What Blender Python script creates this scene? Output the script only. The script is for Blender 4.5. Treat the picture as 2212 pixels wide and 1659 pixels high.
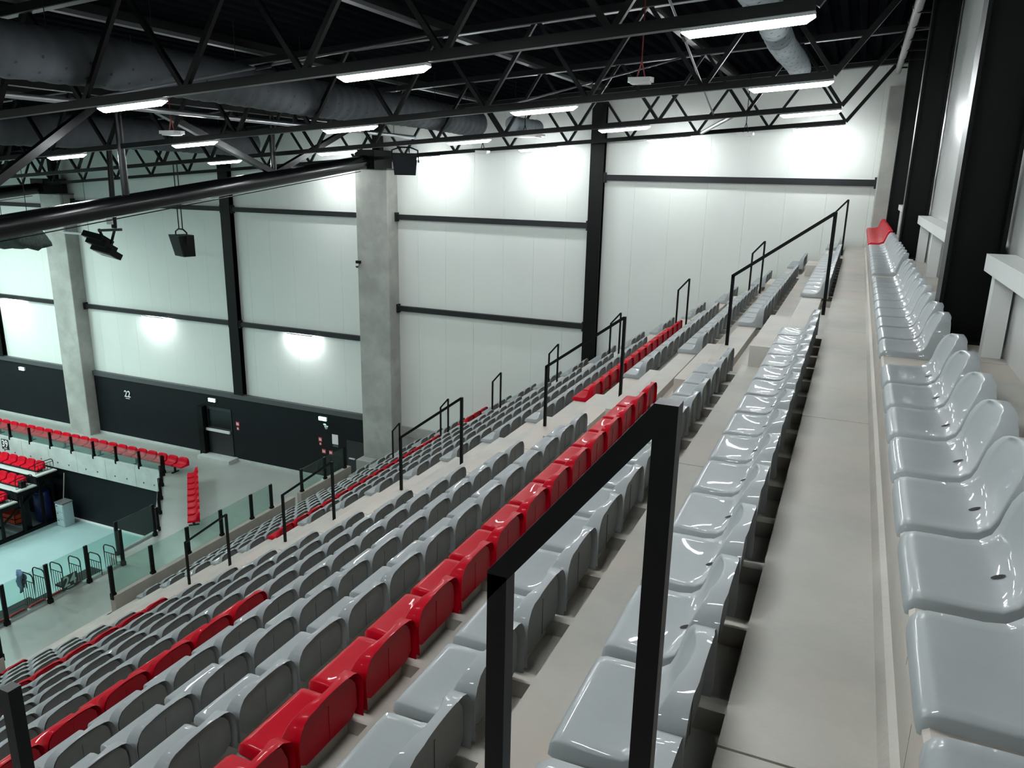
import bpy, bmesh, math, random
from mathutils import Vector, Matrix
random.seed(7)
for _o in list(bpy.data.objects):
    bpy.data.objects.remove(_o)
SC = bpy.context.scene
COL = SC.collection
ZO = 14.0            # all z below are relative to the eye; the sports floor lies at z = 0 in the world

# ------------------------------------------------------------------ camera, world, exposure
YAW, PITCH, ROLL, FPX = .409, .263, -.021, 1663.0
cam_d = bpy.data.cameras.new('camera')
cam = bpy.data.objects.new('camera', cam_d)
COL.objects.link(cam)
_f = Vector((-math.sin(YAW) * math.cos(PITCH), math.cos(YAW) * math.cos(PITCH), -math.sin(PITCH)))
_r = Vector((math.cos(YAW), math.sin(YAW), 0))
_d = _f.cross(_r)
_r2 = math.cos(ROLL) * _r + math.sin(ROLL) * _d
_d2 = -math.sin(ROLL) * _r + math.cos(ROLL) * _d
cam.matrix_world = Matrix.Translation((0, 0, ZO)) @ Matrix((_r2, -_d2, -_f)).transposed().to_4x4()
cam_d.sensor_width = 36.0
cam_d.sensor_fit = 'HORIZONTAL'
cam_d.lens = 36.0 * FPX / 2212.0
cam_d.clip_start = .05
cam_d.clip_end = 200
SC.camera = cam
world = bpy.data.worlds.new('world')
SC.world = world
world.use_nodes = True
world.node_tree.nodes['Background'].inputs[0].default_value = (.75, .9, 1, 1)
world.node_tree.nodes['Background'].inputs[1].default_value = .02
SC.view_settings.view_transform = 'Standard'
SC.view_settings.look = 'None'
SC.view_settings.gamma = 1
SC.view_settings.use_curve_mapping = False
SC.view_settings.exposure = 2.45
SC.cycles.max_bounces = 4
SC.cycles.diffuse_bounces = 3
SC.cycles.adaptive_threshold = .04
SC.cycles.use_light_tree = False
SC.cycles.glossy_bounces = 2
SC.cycles.transmission_bounces = 3
SC.cycles.transparent_max_bounces = 8
SC.cycles.caustics_reflective = False
SC.cycles.caustics_refractive = False
LAMP_E = 26.0        # radiance of a lit lamp diffuser

# ------------------------------------------------------------------ materials
def mat(name, col, rough=.5, metal=0, var=.0, scale=3.0, bump=.0, bscale=40., emit=None, estr=0, coat=0, spec=.5, col2=None, detail=4):
    m = bpy.data.materials.new(name)
    m.use_nodes = True
    nt = m.node_tree
    b = nt.nodes['Principled BSDF']
    b.inputs['Base Color'].default_value = (*col, 1)
    b.inputs['Roughness'].default_value = rough
    b.inputs['Metallic'].default_value = metal
    b.inputs['Specular IOR Level'].default_value = spec
    if coat:
        b.inputs['Coat Weight'].default_value = coat
        b.inputs['Coat Roughness'].default_value = .035
    tc = None
    if var or bump:
        tc = nt.nodes.new('ShaderNodeNewGeometry')
    if var:
        n = nt.nodes.new('ShaderNodeTexNoise')
        n.inputs['Scale'].default_value = scale
        n.inputs['Detail'].default_value = detail
        n.inputs['Roughness'].default_value = .6
        nt.links.new(tc.outputs['Position'], n.inputs['Vector'])
        rp = nt.nodes.new('ShaderNodeValToRGB')
        rp.color_ramp.elements[0].position = .3
        rp.color_ramp.elements[1].position = .7
        lo = col2 or [c * (1 - var) for c in col]
        hi = [min(1, c * (1 + var * .6)) for c in col]
        rp.color_ramp.elements[0].color = (*lo, 1)
        rp.color_ramp.elements[1].color = (*hi, 1)
        nt.links.new(n.outputs['Fac'], rp.inputs['Fac'])
        nt.links.new(rp.outputs['Color'], b.inputs['Base Color'])
    if bump:
        n2 = nt.nodes.new('ShaderNodeTexNoise')
        n2.inputs['Scale'].default_value = bscale
        n2.inputs['Detail'].default_value = 3
        nt.links.new(tc.outputs['Position'], n2.inputs['Vector'])
        bp = nt.nodes.new('ShaderNodeBump')
        bp.inputs['Strength'].default_value = bump
        bp.inputs['Distance'].default_value = .01
        nt.links.new(n2.outputs['Fac'], bp.inputs['Height'])
        nt.links.new(bp.outputs['Normal'], b.inputs['Normal'])
    if emit:
        b.inputs['Emission Color'].default_value = (*emit, 1)
        b.inputs['Emission Strength'].default_value = estr
    return m

def stain(m, col, scale, amount):
    nt = m.node_tree
    b = nt.nodes['Principled BSDF']
    src = b.inputs['Base Color'].links[0].from_socket
    g = nt.nodes.new('ShaderNodeNewGeometry')
    n = nt.nodes.new('ShaderNodeTexNoise')
    n.inputs['Scale'].default_value = scale
    n.inputs['Detail'].default_value = 5
    nt.links.new(g.outputs['Position'], n.inputs['Vector'])
    r = nt.nodes.new('ShaderNodeValToRGB')
    r.color_ramp.elements[0].position = .46
    r.color_ramp.elements[1].position = .64
    r.color_ramp.elements[0].color = (0, 0, 0, 1)
    r.color_ramp.elements[1].color = (amount, amount, amount, 1)
    nt.links.new(n.outputs['Fac'], r.inputs['Fac'])
    mx = nt.nodes.new('ShaderNodeMix')
    mx.data_type = 'RGBA'
    mx.inputs[7].default_value = (*col, 1)
    nt.links.new(r.outputs['Color'], mx.inputs[0])
    nt.links.new(src, mx.inputs[6])
    nt.links.new(mx.outputs[2], b.inputs['Base Color'])

def glass_mat(name, tint, rough=.02, refl=.12):
    m = bpy.data.materials.new(name)
    m.use_nodes = True
    nt = m.node_tree
    nt.nodes.remove(nt.nodes['Principled BSDF'])
    out = nt.nodes['Material Output']
    tr = nt.nodes.new('ShaderNodeBsdfTransparent')
    tr.inputs['Color'].default_value = (*tint, 1)
    gl = nt.nodes.new('ShaderNodeBsdfGlossy')
    gl.inputs['Roughness'].default_value = rough
    gl.inputs['Color'].default_value = (.9, 1, .97, 1)
    lw = nt.nodes.new('ShaderNodeLayerWeight')
    pw = nt.nodes.new('ShaderNodeMath'); pw.operation = 'POWER'
    pw.inputs[1].default_value = 4
    nt.links.new(lw.outputs['Facing'], pw.inputs[0])
    fr = nt.nodes.new('ShaderNodeMath'); fr.operation = 'MULTIPLY_ADD'
    fr.inputs[1].default_value = .7
    fr.inputs[2].default_value = .035
    nt.links.new(pw.outputs[0], fr.inputs[0])
    mx = nt.nodes.new('ShaderNodeMixShader')
    nt.links.new(fr.outputs[0], mx.inputs['Fac'])
    nt.links.new(tr.outputs[0], mx.inputs[1])
    nt.links.new(gl.outputs[0], mx.inputs[2])
    nt.links.new(mx.outputs[0], out.inputs['Surface'])
    return m

M = {
    'concrete': mat('cast_concrete', (.43, .415, .372), .6, var=.16, scale=1.3, bump=.15, bscale=30),
    'concrete_col': mat('column_concrete', (.33, .335, .31), .75, var=.2, scale=1.1, bump=.2, bscale=25),
    'concrete_band': mat('parapet_concrete', (.42, .45, .43), .65, var=.16, scale=1.6, bump=.15),
    'concourse': mat('polished_concrete_floor', (.29, .31, .285), .33, var=.1, scale=.8),
    'court': mat('sports_floor_vinyl', (.30, .43, .43), .42, var=.08, scale=.6),
    'parapet': mat('brown_grey_concrete', (.33, .30, .265), .7, var=.12, scale=1.5),
    'panel': mat('white_coated_panel', (.62, .645, .61), .38, var=.03, scale=.5),
    'panel_back': mat('satin_white_sheet', (.60, .61, .59), .26, var=.05, scale=.8),
    'white': mat('white_paint', (.68, .69, .67), .4),
    'black_wall': mat('black_wall_paint', (.0045, .0065, .0085), .6, var=.2, scale=2, spec=.2),
    'steel': mat('black_painted_steel', (.002, .0023, .0025), .42, spec=.18),
    'steel_gloss': mat('black_gloss_steel', (.003, .0035, .004), .25, spec=.32),
    'girt': mat('dark_grey_girt', (.010, .011, .013), .5, spec=.3),
    'trim_grey': mat('dark_grey_trim', (.055, .06, .062), .5),
    'deck': mat('dark_trapezoid_sheet', (.0060, .0072, .0095), .9, var=.2, scale=2, spec=.0),
    'flange': mat('grey_flange_steel', (.055, .06, .065), .45),  # lamplight on roof flange undersides put into the colour; plain grey on rods
    'seat_grey': mat('grey_moulded_plastic', (.28, .298, .302), .48, coat=.32, spec=.2, var=.04, scale=9),
    'seat_red': mat('red_moulded_plastic', (.42, .001, .012), .4, coat=.11, spec=.06, var=.05, scale=9),
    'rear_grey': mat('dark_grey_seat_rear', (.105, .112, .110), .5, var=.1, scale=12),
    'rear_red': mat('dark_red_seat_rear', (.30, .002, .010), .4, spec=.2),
    'hole': mat('hole_black', (.004, .004, .004), .8),
    'glass': glass_mat('balustrade_glass', (.80, .90, .87)),
    'lamp': mat('lamp_diffuser_lit', (.9, .9, .9), .5, emit=(.93, .98, 1.0), estr=LAMP_E),
    'lamp_court': mat('court_lamp_panel_lit', (.9, .9, .9), .5, emit=(.80, 1.0, .97), estr=64.0),
    'lamp_body': mat('lamp_housing', (.5, .52, .53), .4),
    'fabric': mat('grey_duct_fabric', (.24, .28, .30), .8, var=.15, scale=3, bump=.4, bscale=6),
    'fabric_dark': mat('dark_duct_fabric', (.030, .038, .044), .85, var=.2, scale=2, bump=.4, bscale=5),
    'chrome': mat('galvanised_pipe', (.5, .52, .54), .3, metal=.8),
    'wrap': mat('pipe_wrap', (.35, .35, .34), .6, var=.2, scale=30),
    'plastic_white': mat('white_plastic', (.6, .61, .6), .4),
    'plastic_grey': mat('light_grey_plastic', (.42, .52, .54), .45),
    'orange': mat('orange_plastic', (.62, .07, .02), .5),
    'blue': mat('blue_plastic', (.01, .015, .09), .4),
    'cloth': mat('blue_cloth', (.10, .18, .30), .9, var=.3, scale=12, bump=.5, bscale=15),
    'red_cord': mat('red_cord', (.22, .03, .03), .6),
    'sign_black': mat('sign_board_black', (.008, .008, .009), .5),
    'sign_white': mat('sign_print_white', (.7, .7, .7), .5),
    'sign_red': mat('sign_red', (.45, .02, .03), .5),
    'exit': mat('lit_exit_sign', (.3, .7, .55), .5, emit=(.30, 1.0, .78), estr=3.5),
    'exit_w': mat('lit_exit_print', (.9, .9, .9), .5, emit=(.8, 1.0, .95), estr=6.0),
    'net': mat('dark_net', (.03, .045, .04), .9, var=.5, scale=20, bump=.8, bscale=30),
    'push_bar': mat('steel_push_bar', (.6, .61, .6), .35),
    'door': mat('black_door', (.012, .013, .015), .4),
}

stain(M['concrete'], (.50, .42, .36), 1.1, .55)
stain(M['concrete_col'], (.24, .24, .22), 1.7, .6)

# ------------------------------------------------------------------ mesh helpers
class MB:
    def __init__(s):
        s.v, s.f = [], []
    def add(s, vs, fs):
        o = len(s.v)
        s.v += [tuple(p) for p in vs]
        s.f += [tuple(i + o for i in q) for q in fs]
        return s
    def box(s, x0, x1, y0, y1, z0, z1):
        vs = [(x, y, z) for z in (z0, z1) for y in (y0, y1) for x in (x0, x1)]
        return s.add(vs, [(0, 2, 3, 1), (4, 5, 7, 6), (0, 1, 5, 4), (2, 6, 7, 3), (0, 4, 6, 2), (1, 3, 7, 5)])
    def bar(s, p, q, w, h, up=(0, 0, 1)):
        p, q = Vector(p), Vector(q)
        d = (q - p).normalized()
        up = Vector(up)
        if abs(d.dot(up)) > .98:
            up = Vector((0, 1, 0)) if abs(d.y) < .9 else Vector((1, 0, 0))
        a = d.cross(up).normalized() * (w / 2)
        b = a.cross(d).normalized() * (h / 2)
        vs = [c + i * a + j * b for c in (p, q) for j in (-1, 1) for i in (-1, 1)]
        return s.add(vs, [(0, 1, 3, 2), (4, 6, 7, 5), (0, 4, 5, 1), (2, 3, 7, 6), (0, 2, 6, 4), (1, 5, 7, 3)])
    def tube(s, pts, r, n=10, cap=True):
        pts = [Vector(p) for p in pts]
        rs = r if isinstance(r, (list, tuple)) else [r] * len(pts)
        ref = Vector((0, 0, 1)) if abs((pts[-1] - pts[0]).normalized().z) < .9 else Vector((1, 0, 0))
        vs, fs = [], []
        for i, p in enumerate(pts):
            d = (pts[min(i + 1, len(pts) - 1)] - pts[max(i - 1, 0)]).normalized()
            a = d.cross(ref).normalized()
            b = a.cross(d)
            vs += [p + rs[i] * (math.cos(t) * a + math.sin(t) * b) for t in (2 * math.pi * k / n for k in range(n))]
        for i in range(len(pts) - 1):
            fs += [(i * n + k, i * n + (k + 1) % n, (i + 1) * n + (k + 1) % n, (i + 1) * n + k) for k in range(n)]
        if cap:
            fs += [tuple(range(n))[::-1], tuple((len(pts) - 1) * n + k for k in range(n))]
        return s.add(vs, fs)
    def prism(s, poly, a0, a1, axis='y'):
        """poly of (x,z) extruded along y, or (x,y) along z, or (y,z) along x"""
        n = len(poly)
        def mk(p, a):
            return {'y': (p[0], a, p[1]), 'z': (p[0], p[1], a), 'x': (a, p[0], p[1])}[axis]
        vs = [mk(p, a0) for p in poly] + [mk(p, a1) for p in poly]
        fs = [tuple(range(n))[::-1], tuple(range(n, 2 * n))] + [(i, (i + 1) % n, n + (i + 1) % n, n + i) for i in range(n)]
        return s.add(vs, fs)
    def mesh(s, name, m, o=(0, 0, 0), smooth=False):
        me = bpy.data.meshes.new(name)
        me.from_pydata([(x - o[0], y - o[1], z - o[2]) for x, y, z in s.v], [], s.f)
        bm = bmesh.new()
        bm.from_mesh(me)
        bmesh.ops.recalc_face_normals(bm, faces=bm.faces)
        bm.to_mesh(me)
        bm.free()
        if m:
            me.materials.append(m)
        if smooth:
            for p in me.polygons:
                p.use_smooth = True
            if smooth == 'angle':
                me.set_sharp_from_angle(angle=math.radians(40))
        return me
    def base(s):
        xs, ys, zs = zip(*s.v)
        return ((min(xs) + max(xs)) / 2, (min(ys) + max(ys)) / 2, min(zs))
    def build(s, name, m, parent=None, smooth=False, **k):
        if parent is None:
            o = s.base()
            ob = bpy.data.objects.new(name, s.mesh(name, m, o, smooth))
            ob.location = (o[0], o[1], o[2] + ZO)
        else:
            o = parent.get('_o') or (0, 0, 0)
            o = ORG[parent.name]
            ob = bpy.data.objects.new(name, s.mesh(name, m, o, smooth))
            ob.parent = parent
        ORG[ob.name] = o
        COL.objects.link(ob)
        tag(ob, **k)
        return ob
ORG = {}
def tag(o, label=None, cat=None, group=None, kind=None):
    if label: o['label'] = label
    if cat: o['category'] = cat
    if group: o['group'] = group
    if kind: o['kind'] = kind
    return o
def thing(name, base, label, cat, group=None, kind=None):
    o = bpy.data.objects.new(name, None)
    o.empty_display_size = .1
    o.location = (base[0], base[1], base[2] + ZO)
    ORG[o.name] = tuple(base)
    COL.objects.link(o)
    return tag(o, label, cat, group, kind)
def place(mesh, name, loc, rz=0, parent=None, **k):
    ob = bpy.data.objects.new(name, mesh)
    if parent:
        ob.parent = parent
        ob.location = loc
    else:
        ob.location = (loc[0], loc[1], loc[2] + ZO)
    ob.rotation_euler = (0, 0, rz)
    COL.objects.link(ob)
    return tag(ob, **k)
ORD = ['', 'first', 'second', 'third', 'fourth', 'fifth', 'sixth', 'seventh', 'eighth', 'ninth', 'tenth', 'eleventh', 'twelfth', 'thirteenth', 'fourteenth', 'fifteenth', 'sixteenth', 'seventeenth', 'eighteenth', 'nineteenth', 'twentieth', 'twenty-first']

# ------------------------------------------------------------------ measures
X0, Z0, D, H = .235, 1.004, .832, .494      # seat lip line: x = X0 - D k, z = -(Z0 + H k)
NR = 18
N_SINGLE = 262
W = 21.9                                    # end wall
def lipx(k): return X0 - D * k
def lipz(k): return -(Z0 + H * k)
def tread(k): return lipz(k) - .062
def tread_at(x):
    k = 0
    while x < lipx(k) + .015: k += 1
    return tread(k)
ZC, ZF = -11.0, -14.0
def zroof(x): return 2.95 + .0725 * x
def ztop(x): return 2.70 + .0725 * x
def zbot(x): return 1.46 + .0725 * x

# ------------------------------------------------------------------ setting: floors, terrace, walls
MB().box(-46, 2, -10, 24, ZF - .3, ZF).build('floor', M['court'], label='pale teal sports hall floor beside the retractable stand', cat='floor', kind='structure')
cf = thing('floor_concourse', (-24, 20.6, ZC), 'pale polished concrete concourse floor along the black wall', 'floor', kind='structure')
poly = [(-46, W), (-46, 19.62), (-22.75, 19.62), (-18.85, 15.85), (-18.75, 14.15), (-18.12, 14.0), (-18.12, -10), (-14.9, -10), (-14.9, W)]
MB().prism(poly, ZC - .78, ZC, 'z').build('slab', M['concourse'], cf)
xs = [-46 + .9 * 0, -44.9, -43.3, -41.7, -40.1, -38.5, -36.9, -35.3, -33.75, -32.15, -30.55, -28.93, -27.3, -25.68, -24.08, -22.72]
for a, b in zip(xs, xs[1:]):
    p = MB().box(a + .006, b - .006, 19.5, 19.62, ZC - .80, ZC + .06)
    p.build('edge_panel', M['concrete_band'], cf)
    for t in (.3, .7):
        x = a + (b - a) * t
        MB().tube([(x, 19.51, ZC - .56), (x, 19.492, ZC - .56)], .035, 8).build('tie_hole', M['trim_grey'], cf)
def edge(a, b, w=.12):
    a, b = Vector((*a, 0)), Vector((*b, 0))
    n = (b - a).normalized().cross(Vector((0, 0, 1))) * w
    mb = MB()
    mb.prism([(a.x, a.y), (b.x, b.y), (b.x + n.x, b.y + n.y), (a.x + n.x, a.y + n.y)], ZC - .80, ZC + .06, 'z')
    mb.build('edge_panel', M['concrete_band'], cf)
edge((-22.75, 19.62), (-18.85, 15.85))
edge((-18.85, 15.85), (-18.75, 14.15))
edge((-18.75, 14.15), (-18.12, 14.0))
for y in range(-10, 14, 4):
    edge((-18.12, min(y + 4, 14.0)), (-18.12, y))
und = thing('wall_under_concourse', (-27, 19.7, ZF), 'black painted wall below the concourse edge', 'wall', kind='structure')
MB().box(-46, -22.8, 19.66, 19.86, ZF, ZC - .79).build('wall_panel', M['black_wall'], und)
MB().bar((-22.8, 19.76, (ZF + ZC - .79) / 2), (-18.9, 15.95, (ZF + ZC - .79) / 2), .2, 2.2).build('wall_panel', M['black_wall'], und)
MB().box(-18.7, -18.4, -10, 15.9, ZF, ZC - .79).build('wall_panel', M['black_wall'], und)
MB().box(-46, -22.8, 19.60, 19.66, ZF, ZF + .05).build('baseboard', M['white'], und)

# terrace of precast steps
ter = thing('floor_terrace', (-7, 9, tread(NR)), 'grey precast concrete seating terrace rising to the back wall', 'terrace', kind='structure')
joints = [-5.2, -1.6, 1.95, 5.5, 9.06, 12.62, 16.18, 19.74, W]
for k in range(0, NR + 2):
    xf, xb, zt = lipx(k) + .015, (lipx(k - 1) + .055 if k else 1.0), tread(k)
    prof = [(xf + .012, zt)] + ([(xf + .262, zt), (xf + .262, zt - .11), (xf + .400, zt - .11), (xf + .400, zt)] if k else []) + [(xb, zt), (xb, zt - .14), (xf + .16, zt - .14), (xf + .16, zt - .58), (xf + .035, zt - .58), (xf + .035, zt - .12), (xf, zt - .10), (xf, zt - .012)]
    for a, b in zip(joints, joints[1:]):
        MB().prism(prof, a + .005, b - .005).build('step_slab', M['concrete'], ter)
for k in (1, 2, 3):                              # seat brackets bridging the slot behind the seats
    for y0, n in ((1.19, 15), (11.56, 14)):
        for i in range(n + 1):
            yy = y0 - .018 + .5 * i
            MB().box(lipx(k) + .277, lipx(k) + .415, yy - .035, yy + .035, tread(k) - .11, tread(k) - .03).build('seat_bracket', M['concrete'], ter)
MB().prism([(.235, -1.566), (.29, -1.566), (.29, -1.50), (.262, -1.515)], -5.2, W - .6).build('cove_strip', M['concrete'], ter)
for k in range(2, NR + 1):                       # half steps in the stair aisles
    xb = lipx(k - 1) + .05
    for (a, b) in ((-.35, .95), (9.0, 11.3), (18.85, 20.0)):
        MB().box(xb - .40, xb, a, b, tread(k), tread(k) + .245).build('half_step', M['concrete'], ter)
MB().box(lipx(0) + .17, 1.0, -5.2, W, -1.75, tread(0) - .14).build('ledge_core', M['concrete'], ter)
zl = tread(NR + 1)
MB().box(-15.55, lipx(NR + 1) + .1, -5.2, 8.64, ZC, zl).build('front_core', M['concrete'], ter)
MB().box(-15.3, lipx(NR + 1) + .1, 11.3, W, ZC, zl).build('front_core', M['concrete'], ter)
MB().box(-15.7, lipx(NR + 1) + .05, 8.66, 11.28, ZC, zl - .25).build('stair_step', M['concrete'], ter)
for a, b in ((11.3, 17.9), (18.2, 20.9)):
    MB().box(-15.28, -15.12, a, b, zl - .05, -9.87).build('front_parapet', M['parapet'], ter)
MB().box(-15.28, -15.12, -5.2, 8.62, zl - .05, -9.87).build('front_parapet', M['parapet'], ter)
MB().box(-14.9, -14.3, 20.9, 21.35, tread(NR) - .6, -9.6).build('end_block', M['concrete_col'], ter)

# end wall
we = thing('wall_end', (-22, W + .06, -8.4), 'white panelled end wall of the hall', 'wall', kind='structure')
x = 1.0 + .23
while x > -46:
    a = max(x - 1.01, -46)
    zr = zroof((a + x) / 2) + .12
    MB().box(a + .0018, min(x, 1.1) - .0018, W, W + .12, -8.42 if x < -13.5 else -11, zr).build('wall_panel', M['panel'], we)
    x -= 1.01
MB().box(-46, 1.2, W + .10, W + .25, ZC, 3.2).build('backing', M['trim_grey'], we)
MB().bar((1.1, W - .05, zroof(1.1) + .12), (-46, W - .05, zroof(-46) + .12), .12, .34).build('flashing', M['deck'], we)
wl = thing('wall_end_base', (-30, W, ZC), 'black painted lower part of the end wall', 'wall', kind='structure')
MB().box(-46, -14.7, W - .10, W + .1, ZC, -8.44).build('black_render', M['black_wall'], wl)
MB().box(-46, -14.9, W - .16, W, -8.44, -8.25).build('top_trim', M['trim_grey'], wl)
MB().box(-46, -14.9, W - .13, W - .10, ZC, ZC + .10).build('skirting', M['concrete_band'], wl)
MB().box(-13.66, -11.5, W - .10, W, -8.8, -8.45).build('concrete_sill', M['concrete_col'], wl)
MB().box(-13.6, -9.0, W - .06, W, -10.8, -8.8).build('concrete_base', M['concrete_col'], wl)

# back wall at the right
wr = thing('wall_back', (1.0, 9, -1.1), 'satin white sheet back wall behind the top row', 'wall', kind='structure')
y = -6.0
while y < W:
    MB().box(.97, 1.07, y + .0015, min(y + 1.1, W) - .0015, -1.6, 3.2).build('wall_panel', M['panel_back'], wr)
    y += 1.1
MB().box(1.07, 1.2, -6, W, -14, 3.3).build('backing', M['trim_grey'], wr)
for i, yc in enumerate((-.52, 6.30, 12.97, 19.62)):
    for (a, b) in (((yc + .18), (yc + 6.4)),):
        b = min(b, 21.25)
        MB().box(.80, .96, a, b, -.53, -.42).build('rail', M['white'], wr)
        n = max(1, int((b - a) / 1.9))
        for j in range(n + 1):
            yy = a + .10 + (b - a - .25) * j / n
            MB().box(.84, .95, yy - .06, yy + .06, tread(0), -.53).build('stud', M['white'], wr)
# walls out of view that close the room
MB().box(-46.2, -46, -10, 24, ZF, 2.5).build('wall_left', M['panel'], label='white wall across the hall', cat='wall', kind='structure')
MB().box(-46, 1.2, -10.2, -10, ZF, 3.2).build('wall_near', M['panel'], label='white wall behind the photographer', cat='wall', kind='structure')

# ceiling: trapezoidal deck, ribs along the rows
prof = []
x = -46.0
up = True
while x < 1.2:
    z = zroof(x)
    prof += [(x, z), (x + .12, z + .0087), (x + .15, z + .13), (x + .27, z + .14)]
    x += .30
prof += [(1.25, zroof(1.25)), (1.25, 3.6), (-46.0, zroof(-46) + .6)]
MB().prism(prof, -10, W - .1).build('ceiling', M['deck'], label='dark trapezoidal steel roof deck', cat='ceiling', kind='structure')

# ------------------------------------------------------------------ columns
def column(name, x0, x1, y0, y1, z0, z1, label, cap=True):
    t = thing(name, ((x0 + x1) / 2, (y0 + y1) / 2, z0), label, 'column', 'concrete columns of the end wall')
    c = .02
    MB().prism([(x0 + c, y0), (x1 - c, y0), (x1, y0 + c), (x1, y1), (x0, y1), (x0, y0 + c)], z0, z1, 'z').build('shaft', M['concrete_col'], t)
    if cap:
        MB().box(x0 - .03, x1 + .03, y0 - .03, y1, z1, z1 + .05).build('cap_plate', M['trim_grey'], t)
        b = MB().box(x0 + .25, x1 - .25, y0 + .05, y1 - .05, z1 + .05, z1 + .30)
        b.build('bearing', M['steel'], t)
    return t
column('concrete_column', -29.92, -28.72, 21.3, W - .0, ZC, -1.05, 'broad concrete column between the number 22 and the hall corner')
column('concrete_column', -14.86, -13.66, 21.3, W - .0, ZC, .12, 'broad concrete column at the low end of the terrace, with camera')
column('corner_column', .33, .95, 21.35, W - .02, tread(0), 2.25, 'narrow concrete column in the corner behind the red seats', False)

def hcolumn(name, cx, cy, fw, dep, z0, z1, along, label, group):
    """H section; flanges face along +-x (along='x') or +-y"""
    t = thing(name, (cx, cy, z0), label, 'column', group)
    tf = .025
    if along == 'x':
        MB().box(cx, cx + tf, cy - fw / 2, cy + fw / 2, z0, z1).build('flange', M['steel'], t)
        MB().box(cx + dep - tf, cx + dep, cy - fw / 2, cy + fw / 2, z0, z1).build('flange', M['steel'], t)
        MB().box(cx + tf, cx + dep - tf, cy - .01, cy + .01, z0, z1).build('web', M['steel'], t)
        MB().box(cx - .02, cx + dep + .02, cy - fw / 2 - .05, cy + fw / 2 + .05, z0, z0 + .025).build('base_plate', M['steel'], t)
    else:
        MB().box(cx - fw / 2, cx + fw / 2, cy, cy + tf, z0, z1).build('flange', M['steel'], t)
        MB().box(cx - fw / 2, cx + fw / 2, cy + dep - tf, cy + dep, z0, z1).build('flange', M['steel'], t)
        MB().box(cx - .01, cx + .01, cy + tf, cy + dep - tf, z0, z1).build('web', M['steel'], t)
    return t
cw = ['hidden behind the photographer', 'nearest the photographer, by the gap in the top row', 'second from the photographer behind the grey top row', 'third from the photographer behind the red top row']
for i, yc in enumerate((-.52, 6.30, 12.97, 19.62)):
    hcolumn('steel_column', .60, yc, .30, .34, tread(0), 3.1, 'x', 'tall black steel column on the back wall, ' + cw[i], 'black back wall columns')
hcolumn('steel_column', -20.74, W - .22, .44, .22, -8.24, zroof(-20.7) + .1, 'y', 'black steel column on the end wall left of the terrace, above the push-bar door', 'black end wall columns')
hcolumn('steel_column', -6.93, W - .22, .40, .22, tread(9) - .1, zroof(-6.9) + .1, 'y', 'black steel column on the end wall rising from the terrace seats', 'black end wall columns')
hcolumn('steel_column', -34.5, W - .22, .40, .22, -8.24, zroof(-34.5) + .1, 'y', 'black steel column at the far left of the end wall', 'black end wall columns')

def girt(xa, xb, zt, label):
    t = thing('wall_girt', ((xa + xb) / 2, W - .1, zt - .17), label, 'beam', 'black horizontal wall girts')
    MB().box(xa + .05, xb - .05, W - .15, W, zt - .16, zt).build('beam', M['girt'], t)
    for xx in (xa + .02, xb - .02):
        MB().box(xx - .03, xx + .03, W - .19, W, zt - .22, zt + .06).build('end_plate', M['girt'], t)
girt(-13.66, -7.13, -1.25, 'upper black wall girt between the camera column and the terrace steel column')
girt(-13.66, -7.13, -4.23, 'lower black wall girt between the camera column and the terrace steel column')
girt(-6.73, .33, .11, 'black wall girt to the corner behind the red seats')
girt(-20.52, -14.86, -1.25, 'upper black wall girt just left of the camera column')
girt(-20.52, -14.86, -5.42, 'lower black wall girt just left of the camera column')
girt(-28.72, -20.96, -1.25, 'upper black wall girt behind the hanging loudspeaker')
girt(-28.72, -20.96, -5.42, 'lower black wall girt above the number 22')
girt(-46, -29.92, -5.42, 'black wall girt at the far left edge')
girt(-46, -29.92, -1.45, 'black wall girt at the far left edge, upper level')

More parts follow.
